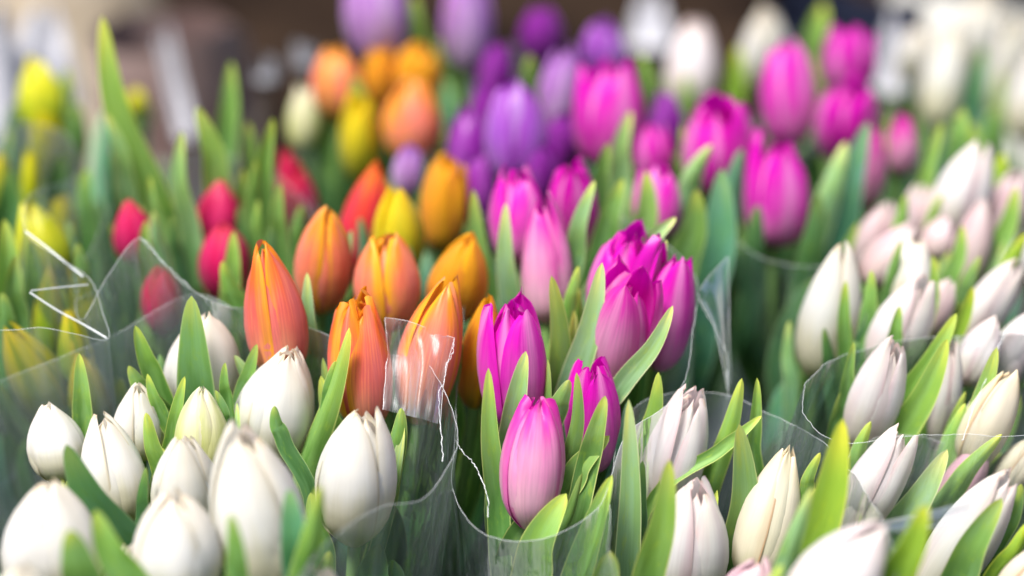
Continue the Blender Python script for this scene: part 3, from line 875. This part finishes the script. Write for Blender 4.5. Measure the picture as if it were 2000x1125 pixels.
# leaves the photograph shows one by one: bunch, tip, low point, width, 1/distance, tint, fold, yaw, bow
LEAVES = [
    ('C', (200, 32), (300, 385), 66, 0.86, 'b', -0.3, 0.1, -0.05), ('C', (208, 222), (245, 375), 36, 0.85, 'p'), ('C', (356, 256), (373, 450), 40, 0.86, 'p', -0.3, 0.0),
    ('C', (384, 208), (430, 380), 54, 0.85, 'b', -0.3, 0.1), ('C', (452, 120), (440, 310), 46, 0.77, 'b'), ('C', (532, 230), (508, 410), 36, 0.85, 'b'),
    ('C', (483, 238), (490, 350), 32, 0.78, 'n'), ('C', (500, 312), (497, 410), 26, 0.85, 'b'), ('C', (548, 360), (552, 480), 36, 0.87, 'n'),
    ('C', (503, 390), (505, 490), 22, 0.86, 'b'), ('B', (130, 135), (130, 250), 42, 0.70, 'b'), ('C', (300, 412), (320, 510), 28, 0.87, 'p'),
    ('C', (456, 452), (450, 565), 38, 0.90, 'b', -0.3, 0.0), ('C', (435, 510), (470, 605), 36, 0.925, 'b'), ('B', (150, 475), (160, 570), 32, 0.90, 'n'),
    ('B', (8, 428), (15, 630), 52, 0.90, 'b'), ('B', (30, 498), (35, 630), 38, 0.92, 'n'), ('B', (4, 572), (10, 660), 38, 0.93, 'n'),
    ('B', (60, 300), (50, 420), 46, 0.78, 'd'), ('B', (20, 250), (0, 400), 40, 0.74, 'n'), ('C', (292, 345), (310, 450), 22, 0.86, 'b'),
    ('A', (374, 578), (388, 800), 74, 1.0, 'n', -0.28, 0.1, 0.0), ('A', (264, 636), (305, 750), 38, 0.99, 'b'), ('A', (252, 714), (290, 770), 38, 0.99, 'n'),
    ('A', (155, 690), (165, 825), 40, 1.0, 'b', -0.5, 0.1), ('A', (361, 735), (338, 860), 30, 1.015, 'b', -0.4, 0.3), ('A', (288, 730), (320, 815), 26, 1.0, 'b'),
    ('A', (440, 708), (448, 790), 24, 1.0, 'n'), ('A', (502, 672), (473, 780), 34, 0.99, 'n'), ('A', (682, 640), (604, 885), 46, 1.02, 'b', 0.6, 0.45, 0.02),
    ('A', (655, 705), (640, 800), 28, 1.01, 'n'), ('A', (784, 797), (762, 905), 40, 1.02, 'n', 0.6, 0.3), ('A', (285, 806), (312, 930), 38, 1.03, 'b', 0.6, 0.2),
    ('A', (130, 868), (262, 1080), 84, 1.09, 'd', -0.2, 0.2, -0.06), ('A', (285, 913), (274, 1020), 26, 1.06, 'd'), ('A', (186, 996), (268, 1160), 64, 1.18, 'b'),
    ('A', (136, 1035), (165, 1165), 80, 1.20, 'n'), ('A', (450, 1004), (462, 1150), 46, 1.20, 'n'), ('A', (565, 955), (588, 1125), 62, 1.17, 'g', -0.3, 0.1),
    ('A', (626, 950), (588, 1145), 48, 1.18, 'b'), ('A', (536, 793), (556, 865), 30, 1.03, 'n'), ('A', (421, 762), (440, 840), 24, 1.01, 'n'),
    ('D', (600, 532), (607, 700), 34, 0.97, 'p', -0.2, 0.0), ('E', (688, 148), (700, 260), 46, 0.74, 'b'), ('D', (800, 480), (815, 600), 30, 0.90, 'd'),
    ('G', (924, 370), (955, 600), 44, 0.89, 'n', -0.3, 0.0), ('G', (988, 396), (1000, 620), 42, 0.925, 'p', -0.25, 0.0, -0.03), ('G', (1130, 520), (1108, 615), 26, 0.95, 'b'),
    ('G', (1077, 539), (1088, 780), 48, 0.985, 'n', 0.7, 0.3, 0.03), ('G', (1176, 513), (1115, 760), 54, 0.99, 'p', -0.25, 0.1, 0.03), ('G', (1314, 597), (1212, 755), 40, 1.0, 'p', -0.3, 0.1),
    ('G', (1162, 353), (1120, 515), 38, 0.92, 'p', -0.3, 0.2), ('G', (1302, 468), (1278, 570), 22, 0.95, 'p'), ('G', (1320, 424), (1255, 490), 34, 0.94, 'p'),
    ('G', (1186, 279), (1165, 385), 36, 0.86, 'b'), ('G', (1216, 348), (1178, 475), 46, 0.88, 'n', -0.3, 0.0), ('G', (1262, 333), (1250, 485), 50, 0.87, 'b', -0.3, 0.0),
    ('H', (1232, 216), (1212, 355), 42, 0.82, 'p', -0.3, 0.0), ('H', (1390, 283), (1338, 395), 44, 0.85, 'p'), ('H', (1410, 330), (1365, 600), 84, 0.86, 'g', -0.25, 0.0),
    ('H', (1360, 370), (1330, 520), 60, 0.87, 'n', -0.3, 0.0), ('H', (1450, 290), (1420, 470), 50, 0.83, 'g'), ('G', (954, 719), (972, 985), 44, 1.035, 'b', -0.35, 0.0, -0.02),
    ('G', (1027, 686), (998, 850), 48, 1.03, 'p', -0.3, 0.0), ('G', (1126, 728), (1104, 920), 30, 1.03, 'n', 0.5, 0.5), ('G', (1182, 773), (1148, 905), 44, 1.035, 'b', -0.3, 0.0),
    ('G', (1190, 851), (1105, 955), 52, 1.025, 'b', -0.3, 0.1, -0.08), ('G', (1106, 964), (1035, 1145), 80, 1.04, 'b', -0.3, 0.2, -0.08), ('G', (1196, 928), (1125, 1140), 58, 1.05, 'b', -0.6, 0.3),
    ('G', (1112, 742), (1078, 820), 40, 1.015, 'n', 0.6, 0.2), ('L', (1286, 727), (1252, 885), 38, 1.0, 'b'), ('L', (1228, 780), (1224, 1130), 50, 1.05, 'p', -0.3, 0.0, 0.01),
    ('L', (1307, 898), (1262, 1140), 62, 1.10, 'b', -0.3, 0.0), ('G', (1192, 1076), (1170, 1170), 66, 1.08, 'b'), ('L', (1255, 900), (1245, 1050), 34, 1.03, 'd'),
    ('L', (1449, 739), (1385, 950), 42, 1.0, 'b', 0.6, 0.2, 0.02), ('L', (1478, 738), (1468, 870), 28, 1.0, 'b'), ('L', (1487, 812), (1405, 880), 24, 1.005, 'b'),
    ('L', (1444, 828), (1430, 1120), 70, 1.03, 'n', -0.3, 0.0, 0.05), ('L', (1646, 818), (1555, 1140), 82, 1.10, 'y', -0.3, 0.1, 0.04), ('L', (1587, 953), (1522, 1145), 42, 1.13, 'p'),
    ('L', (1602, 884), (1570, 980), 28, 1.03, 'b'), ('L', (1808, 985), (1742, 1140), 66, 1.19, 'y', -0.3, 0.0), ('M', (1850, 878), (1730, 1060), 62, 1.0, 'p', -0.3, 0.1),
    ('M', (1701, 823), (1668, 945), 36, 0.99, 'b'), ('M', (1957, 848), (1850, 975), 40, 1.0, 'b', 0.7, 0.2), ('M', (1957, 973), (1860, 1150), 68, 1.07, 'n', -0.3, 0.0),
    ('K', (1868, 612), (1735, 820), 50, 0.965, 'b', -0.3, 0.1, 0.03), ('K', (1850, 662), (1735, 880), 62, 0.98, 'b', -0.3, 0.0, 0.04), ('K', (1947, 678), (1885, 880), 48, 0.985, 'b', -0.3, 0.1),
    ('K', (1667, 668), (1648, 775), 28, 0.97, 'b'), ('K', (1757, 598), (1745, 680), 28, 0.945, 'b'), ('K', (1652, 548), (1650, 690), 30, 0.93, 'b'),
    ('K', (1822, 498), (1800, 660), 28, 0.92, 'b'), ('I', (1838, 238), (1785, 440), 38, 0.82, 'b'), ('K', (1882, 212), (1872, 310), 42, 0.78, 'b'),
    ('I', (1652, 278), (1598, 440), 46, 0.81, 'p'), ('I', (1695, 238), (1640, 460), 62, 0.81, 'g', -0.25, 0.0), ('K', (1985, 365), (1930, 520), 42, 0.85, 'b'),
    ('K', (2005, 455), (1958, 580), 38, 0.88, 'y'), ('K', (1702, 528), (1690, 640), 28, 0.93, 'b'), ('M', (1995, 945), (1940, 1070), 44, 1.05, 'n'),
    ('J', (1340, 145), (1332, 240), 32, 0.68, 'b'), ('J', (1608, 5), (1590, 130), 58, 0.66, 'b'), ('F', (808, -10), (818, 85), 42, 0.68, 'b'), ('F', (882, 5), (885, 140), 36, 0.68, 'b'),
    ('F', (1036, 108), (1036, 175), 36, 0.74, 'b'), ('H', (1252, 105), (1254, 180), 32, 0.74, 'b'), ('M', (1935, 990), (1925, 1100), 40, 1.0, 'y'),
    ('M', (2010, 1020), (1945, 1130), 40, 1.06, 'y'), ('N', (1920, 90), (1890, 250), 52, 0.66, 'g'), ('N', (1950, 200), (1930, 330), 50, 0.70, 'n'), ('N', (1900, 240), (1880, 340), 44, 0.72, 'b'),
    ('K', (1770, 380), (1740, 500), 34, 0.85, 'b'), ('K', (1880, 440), (1850, 560), 32, 0.88, 'b'), ('K', (1915, 500), (1880, 600), 30, 0.90, 'n'), ('K', (1840, 380), (1815, 480), 30, 0.83, 'b'), ('K', (1760, 470), (1735, 590), 28, 0.895, 'n'),
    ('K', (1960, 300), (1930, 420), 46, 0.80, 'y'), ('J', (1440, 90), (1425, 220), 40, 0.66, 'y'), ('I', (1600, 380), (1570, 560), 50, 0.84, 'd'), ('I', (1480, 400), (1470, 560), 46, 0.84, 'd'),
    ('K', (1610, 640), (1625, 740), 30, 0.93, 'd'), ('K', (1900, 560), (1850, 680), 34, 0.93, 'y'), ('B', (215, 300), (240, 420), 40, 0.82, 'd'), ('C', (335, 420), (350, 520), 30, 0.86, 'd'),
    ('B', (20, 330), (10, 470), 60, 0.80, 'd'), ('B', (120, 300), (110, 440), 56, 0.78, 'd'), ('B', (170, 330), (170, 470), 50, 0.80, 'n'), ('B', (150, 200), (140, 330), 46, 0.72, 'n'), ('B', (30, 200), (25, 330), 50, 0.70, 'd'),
    ('C', (285, 430), (292, 540), 30, 0.89, 'n'), ('C', (475, 330), (470, 460), 34, 0.83, 'b'), ('C', (590, 400), (585, 500), 30, 0.84, 'n'), 
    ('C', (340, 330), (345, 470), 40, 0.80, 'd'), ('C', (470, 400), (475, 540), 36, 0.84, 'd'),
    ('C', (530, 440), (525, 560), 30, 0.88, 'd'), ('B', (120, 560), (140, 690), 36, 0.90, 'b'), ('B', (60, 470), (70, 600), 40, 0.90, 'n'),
]
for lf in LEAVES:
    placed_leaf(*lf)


# ------------------------------------------------------------------ clear film sleeves
def film_sleeve(label, rim, foot, foot_r, mat, seed, pleat=0.0058, rim_r=0.00013, per=14, low=0.05, torn=(), sheets=(), fold_glints=(), low_at=None):
    pts = catmull([P(*r) for r in rim], per, closed=True)
    c = sum(pts, Vector()) / len(pts)
    f = Vector((foot[0], foot[1], low))
    root = empty('film_sleeve', Vector((foot[0], foot[1], 0.0)), label, 'plastic film', 'clear film sleeves round the bunches')
    n = len(pts)
    rows = []
    rn = 26
    for i in range(rn):
        s = i / (rn - 1)
        row = []
        for j, p in enumerate(pts):
            a = math.atan2(p.y - c.y, p.x - c.x)
            g = Vector((f.x + foot_r * math.cos(a), f.y + foot_r * math.sin(a), f.z))
            e = s ** 0.85
            x = p.lerp(g, e)
            mid = math.sin(math.pi * min(1, s * 1.2)) if s < 0.83 else 0.0
            out = Vector((math.cos(a), math.sin(a), 0))
            k = noise.noise(Vector((a * 4.0 + seed, s * 1.6, seed * 1.7))) + 0.5 * noise.noise(Vector((a * 13.0, s * 2.5, seed))) + 0.45 * abs(noise.noise(Vector((a * 9.0 + s * 4.0, s * 7.0 - a * 2.0, seed + 5.0))))
            amp = pleat * (0.30 + mid * 1.6)
            row.append(tuple(x + out * (k * amp + 0.010 * mid)))
        rows.append(row)
    grid_object('sheet', np.array(rows), mat, root, root.location, closed=True)
    tube_object('rim', [r for r in rows[0]], rim_r, EDGE, root, root.location, 5, closed=True)
    for path, r in torn:
        rg = random.Random(seed + len(path))
        pp = catmull([P(*x) for x in path], 9)
        pp = [x + Vector((rg.gauss(0, 1), rg.gauss(0, 1), rg.gauss(0, 1))) * 0.0002 for x in pp]
        tube_object('torn_edge', pp, [0.42 * r * rg.uniform(0.35, 1.6) for _ in pp], TORN, root, root.location, 5)
    for path, r in fold_glints:
        pp = catmull([P(*x) for x in path], 9)
        tube_object('fold', pp, r, TORN if r > 0.0006 else EDGE, root, root.location, 6)  # pale tube paints the reflection running along a fold
    for rows_px in sheets:
        R0 = [catmull([P(*x) for x in rw], 8) for rw in rows_px]
        nn = len(R0[0])
        cols = [catmull([R0[i][j] for i in range(len(R0))], 6) for j in range(nn)]
        V = np.array([[tuple(cols[j][i] + FWD * 0.003 * noise.noise(Vector((i * 0.25, j * 0.2, seed)))) for j in range(nn)] for i in range(len(cols[0]))])
        sh = grid_object('flap', V, FLAT_FILM, root, root.location)
        edge = [tuple(V[0, j]) for j in range(nn)] + [tuple(V[i, -1]) for i in range(1, V.shape[0])]
        edge = [tuple(V[i, 0]) for i in range(V.shape[0] - 1, 0, -1)] + edge
        tube_object('rim', edge, rim_r, EDGE, sh, root.location, 5)
    return root


def ft(b, dx=0.0, dy=0.0):
    return (FOOT[b].x + dx, FOOT[b].y + dy)


film_sleeve('clear film sleeve round the cream white bunch at front left',
            [(-60, 775, 0.95), (100, 705, 0.95), (200, 665, 0.945), (372, 578, 0.935), (480, 612, 0.945), (600, 640, 0.965), (740, 690, 0.985), (840, 715, 1.0),
             (892, 850, 1.035), (832, 968, 1.07), (740, 992, 1.10), (640, 1060, 1.15), (480, 1220, 1.27), (150, 1230, 1.30), (-120, 1080, 1.2), (-150, 880, 1.05)],
            ft('A'), 0.055, FILM, 1.0,
            torn=[([(752, 622, 0.99), (757, 680, 1.0), (750, 760, 1.01), (748, 800, 1.015)], 0.00025),
                  ([(886, 664, 1.0), (884, 690, 1.005), (872, 712, 1.005), (868, 745, 1.01), (857, 770, 1.015), (860, 830, 1.02), (866, 900, 1.03)], 0.0006)],
            sheets=[[[(752, 620, 0.99), (800, 628, 1.0), (850, 648, 1.0), (888, 660, 1.0)], [(755, 700, 1.0), (800, 712, 1.006), (840, 720, 1.01), (868, 740, 1.01)], [(748, 800, 1.015), (790, 810, 1.02), (830, 820, 1.025), (860, 830, 1.02)]]])
film_sleeve('clear film sleeve with curved front rim round the magenta bunch',
            [(900, 640, 0.93), (893, 760, 0.97), (890, 860, 1.0), (880, 940, 1.025), (905, 1005, 1.045), (965, 1050, 1.058), (1060, 1053, 1.062), (1170, 990, 1.055), (1225, 850, 1.025),
             (1330, 760, 0.985), (1360, 600, 0.955), (1345, 520, 0.91), (1200, 420, 0.86), (1020, 430, 0.86), (925, 520, 0.89)],
            ft('G'), 0.05, FILM, 2.0,
            torn=[([(890, 862, 1.0), (905, 885, 1.01), (925, 905, 1.02), (940, 935, 1.025), (952, 970, 1.03), (953, 1010, 1.04)], 0.0006),
                  ([(1362, 572, 0.945), (1378, 610, 0.945), (1402, 650, 0.945), (1420, 700, 0.945), (1422, 780, 0.945)], 0.0008)],
            sheets=[[[(1362, 572, 0.945), (1385, 540, 0.94), (1422, 500, 0.93)], [(1395, 640, 0.945), (1408, 620, 0.94), (1424, 600, 0.935)], [(1420, 760, 0.945), (1424, 755, 0.94), (1428, 750, 0.938)]]])
film_sleeve('clear film sleeve round the white bunch at front right',
            [(1205, 870, 0.985), (1240, 795, 0.97), (1310, 768, 0.96), (1420, 772, 0.96), (1490, 803, 0.97), (1565, 838, 0.985), (1625, 880, 1.01), (1690, 960, 1.06), (1740, 1060, 1.13),
             (1740, 1180, 1.22), (1600, 1280, 1.30), (1380, 1280, 1.28), (1230, 1200, 1.2), (1190, 1050, 1.09)],
            ft('L'), 0.05, FILM, 3.0)
film_sleeve('clear film sleeve with rounded rim round the right bunch',
            [(1568, 800, 1.0), (1578, 745, 0.985), (1630, 702, 0.965), (1750, 668, 0.945), (1880, 657, 0.94), (2010, 655, 0.94), (2100, 700, 0.95), (2100, 800, 0.99),
             (2000, 850, 1.02), (1880, 848, 1.03), (1760, 852, 1.035), (1660, 866, 1.03), (1600, 845, 1.02)],
            ft('K', 0.0, -0.03), 0.05, FILM, 4.0,
            torn=[([(1998, 616, 0.955), (1975, 635, 0.96), (1955, 665, 0.965), (1942, 700, 0.97), (1925, 740, 0.98), (1900, 800, 0.99), (1880, 862, 1.0)], 0.0006)])
film_sleeve('clear film sleeve round the blush bunch in the bottom right corner',
            [(1610, 1010, 1.01), (1640, 920, 0.99), (1700, 862, 0.975), (1790, 850, 0.965), (1860, 868, 0.965), (1950, 885, 0.97), (2080, 880, 0.98), (2150, 960, 1.02),
             (2150, 1100, 1.12), (1980, 1220, 1.2), (1780, 1240, 1.2), (1640, 1150, 1.1)],
            ft('M'), 0.045, FILM, 5.0,
            sheets=[[[(1720, 1020, 1.10), (1800, 1003, 1.11), (1900, 978, 1.11)], [(1718, 1032, 1.11), (1800, 1018, 1.12), (1895, 994, 1.12)], [(1722, 1046, 1.115), (1800, 1036, 1.125), (1890, 1012, 1.125)]]])
film_sleeve('clear film sleeve with a raised point round the red bunch',
            [(160, 625, 0.965), (210, 540, 0.955), (272, 464, 0.945), (320, 515, 0.95), (375, 566, 0.955), (470, 602, 0.955), (580, 560, 0.91), (620, 440, 0.84), (520, 330, 0.77),
             (380, 300, 0.755), (250, 330, 0.78), (205, 430, 0.83), (150, 560, 0.92)],
            ft('C'), 0.045, FILM, 6.0,
            torn=[([(275, 466, 0.944), (300, 492, 0.948), (330, 522, 0.95), (372, 562, 0.955)], 0.0005)])
film_sleeve('folded clear film sleeve with creases painted bright round the yellow bunch',
            [(50, 452, 0.935), (110, 500, 0.95), (175, 545, 0.955), (200, 610, 0.965), (210, 662, 0.98), (140, 650, 0.985), (80, 640, 0.985), (-40, 640, 0.98), (-140, 560, 0.95), (-120, 360, 0.82), (0, 250, 0.76),
             (120, 260, 0.77), (150, 340, 0.82), (60, 380, 0.88)],
            ft('B'), 0.045, FILM, 7.0,
            fold_glints=[([(50, 452, 0.94), (90, 482, 0.945), (130, 515, 0.95), (162, 540, 0.955)], 0.0007), ([(58, 571, 0.975), (110, 605, 0.975), (160, 632, 0.975), (208, 660, 0.978)], 0.00065),
                   ([(60, 568, 0.975), (110, 562, 0.965), (172, 556, 0.955)], 0.0004)])
film_sleeve('blurred clear film sleeve round the back orange bunch',
            [(610, 400, 0.80), (580, 320, 0.745), (620, 220, 0.69), (720, 180, 0.67), (840, 200, 0.68), (880, 300, 0.735), (840, 400, 0.80), (730, 440, 0.82), (650, 430, 0.815)],
            ft('E'), 0.045, FILM_FAR, 8.0)
film_sleeve('blurred clear film sleeve round the magenta bunch at back right',
            [(1440, 470, 0.85), (1440, 330, 0.78), (1500, 210, 0.71), (1640, 170, 0.68), (1760, 230, 0.71), (1800, 340, 0.78), (1760, 450, 0.83), (1600, 520, 0.87)],
            ft('I'), 0.045, FILM_FAR, 9.0)
film_sleeve('blurred clear film sleeve round the purple bunch',
            [(880, 390, 0.80), (830, 250, 0.73), (860, 140, 0.66), (1000, 90, 0.64), (1160, 130, 0.655), (1220, 240, 0.71), (1180, 360, 0.78), (1040, 430, 0.81)],
            ft('F'), 0.045, FILM_FAR, 10.0)


# ------------------------------------------------------------------ blurred things behind the bunches
GLINT_WRAP = plain_material('glint_wrap', (0.26, 0.26, 0.29), (0.40, 0.40, 0.43), 12.0, 0.35)  # white colour stands in for sky glints off film
CREAM_WRAP = plain_material('cream_paper', (0.24, 0.19, 0.13), (0.40, 0.34, 0.25), 8.0, 0.6)
MAUVE_WRAP = plain_material('mauve_paper', (0.16, 0.10, 0.09), (0.30, 0.22, 0.20), 8.0, 0.6)
BROWN = plain_material('dark_brown_paper', (0.02, 0.013, 0.01), (0.06, 0.04, 0.03), 8.0, 0.9)
NAVY = plain_material('navy_plastic', (0.012, 0.016, 0.035), (0.03, 0.035, 0.06), 10.0, 0.4)
STONE = plain_material('grey_beige_paper', (0.42, 0.41, 0.37), (0.58, 0.57, 0.52), 8.0, 0.7)


def wrap_cone(label, px, py, q, top_r, bottom_r, height, mat, lean=(0, 0), cat='wrapping', seed=0.0, name='wrapping_cone'):
    """a sheet of paper or film rolled into an open cone, rim seen at the pixel"""
    c = P(px, py, q)
    f = Vector((c.x - lean[0], c.y - lean[1], max(0.0, c.z - height)))
    n = 40
    rows = []
    for i in range(12):
        s = i / 11
        row = []
        for j in range(n):
            a = 2 * math.pi * j / n
            r = top_r + (bottom_r - top_r) * s
            r *= 1 + 0.10 * noise.noise(Vector((math.cos(a) * 2, math.sin(a) * 2, s * 1.5 + seed)))
            z = c.z + (f.z - c.z) * s + (1 - s) * 0.03 * noise.noise(Vector((math.cos(a), math.sin(a), seed)))
            x = c.x + (f.x - c.x) * s
            y = c.y + (f.y - c.y) * s
            row.append((x + r * math.cos(a), y + r * math.sin(a), z))
        rows.append(row)
    o = grid_object(name, np.array(rows), mat, None, Vector((f.x, f.y, f.z)), closed=True)
    o['label'] = label
    o['category'] = cat
    if f.z > 0.02:                                   # the brown paper roll it tops, standing on the ground
        pts = [f + Vector((0, 0, 0.004)), f * 0.6 + Vector((f.x, f.y, 0)) * 0.4, Vector((f.x, f.y, -0.01))]
        tube_object('paper_roll', pts, [bottom_r * 0.8, bottom_r * 0.72, bottom_r * 0.7], BROWN, o, f, 20)
    return o


wrap_cone('blurred cream paper wrapping in the top left corner', 110, -70, 0.42, 0.09, 0.22, 0.30, CREAM_WRAP, seed=1.0)
wrap_cone('blurred wrapping with painted white glint above the topmost yellow tulip', 80, 30, 0.56, 0.012, 0.042, 0.07, GLINT_WRAP, lean=(0, 0.05), seed=2.0)
wrap_cone('blurred wrapping with painted white glint cut by the left edge', -8, 25, 0.58, 0.010, 0.036, 0.11, GLINT_WRAP, lean=(0, 0.06), seed=3.0)
wrap_cone('slanted blurred film roll with painted white glint right of the tallest leaf', 322, 85, 0.54, 0.007, 0.011, 0.07, GLINT_WRAP, lean=(-0.026, 0.06), seed=4.0)
wrap_cone('blurred mauve brown paper wrapping behind the red bunch', 330, 60, 0.50, 0.075, 0.09, 0.40, MAUVE_WRAP, seed=5.0)
wrap_cone('blurred white film glint above the tall magenta tulip', 1270, 0, 0.50, 0.010, 0.026, 0.035, GLINT_WRAP, lean=(0, 0.03), seed=6.0)
wrap_cone('small blurred film glint left of the back orange bunch', 522, 118, 0.60, 0.008, 0.010, 0.016, GLINT_WRAP, seed=11.0)
wrap_cone('small blurred film glint just above the coral back tulip', 598, 92, 0.58, 0.010, 0.010, 0.016, GLINT_WRAP, seed=12.0)
wrap_cone('blurred navy plastic bucket at the top right', 1660, 10, 0.50, 0.075, 0.07, 0.36, NAVY, seed=7.0, cat='bucket', name='bucket')
wrap_cone('blurred white film glint right of the flared magenta tulip', 1745, 45, 0.57, 0.008, 0.020, 0.05, GLINT_WRAP, lean=(0, 0.03), seed=8.0)
wrap_cone('blurred grey beige paper wrapping in the top right corner', 1920, -30, 0.46, 0.09, 0.22, 0.42, STONE, seed=9.0)
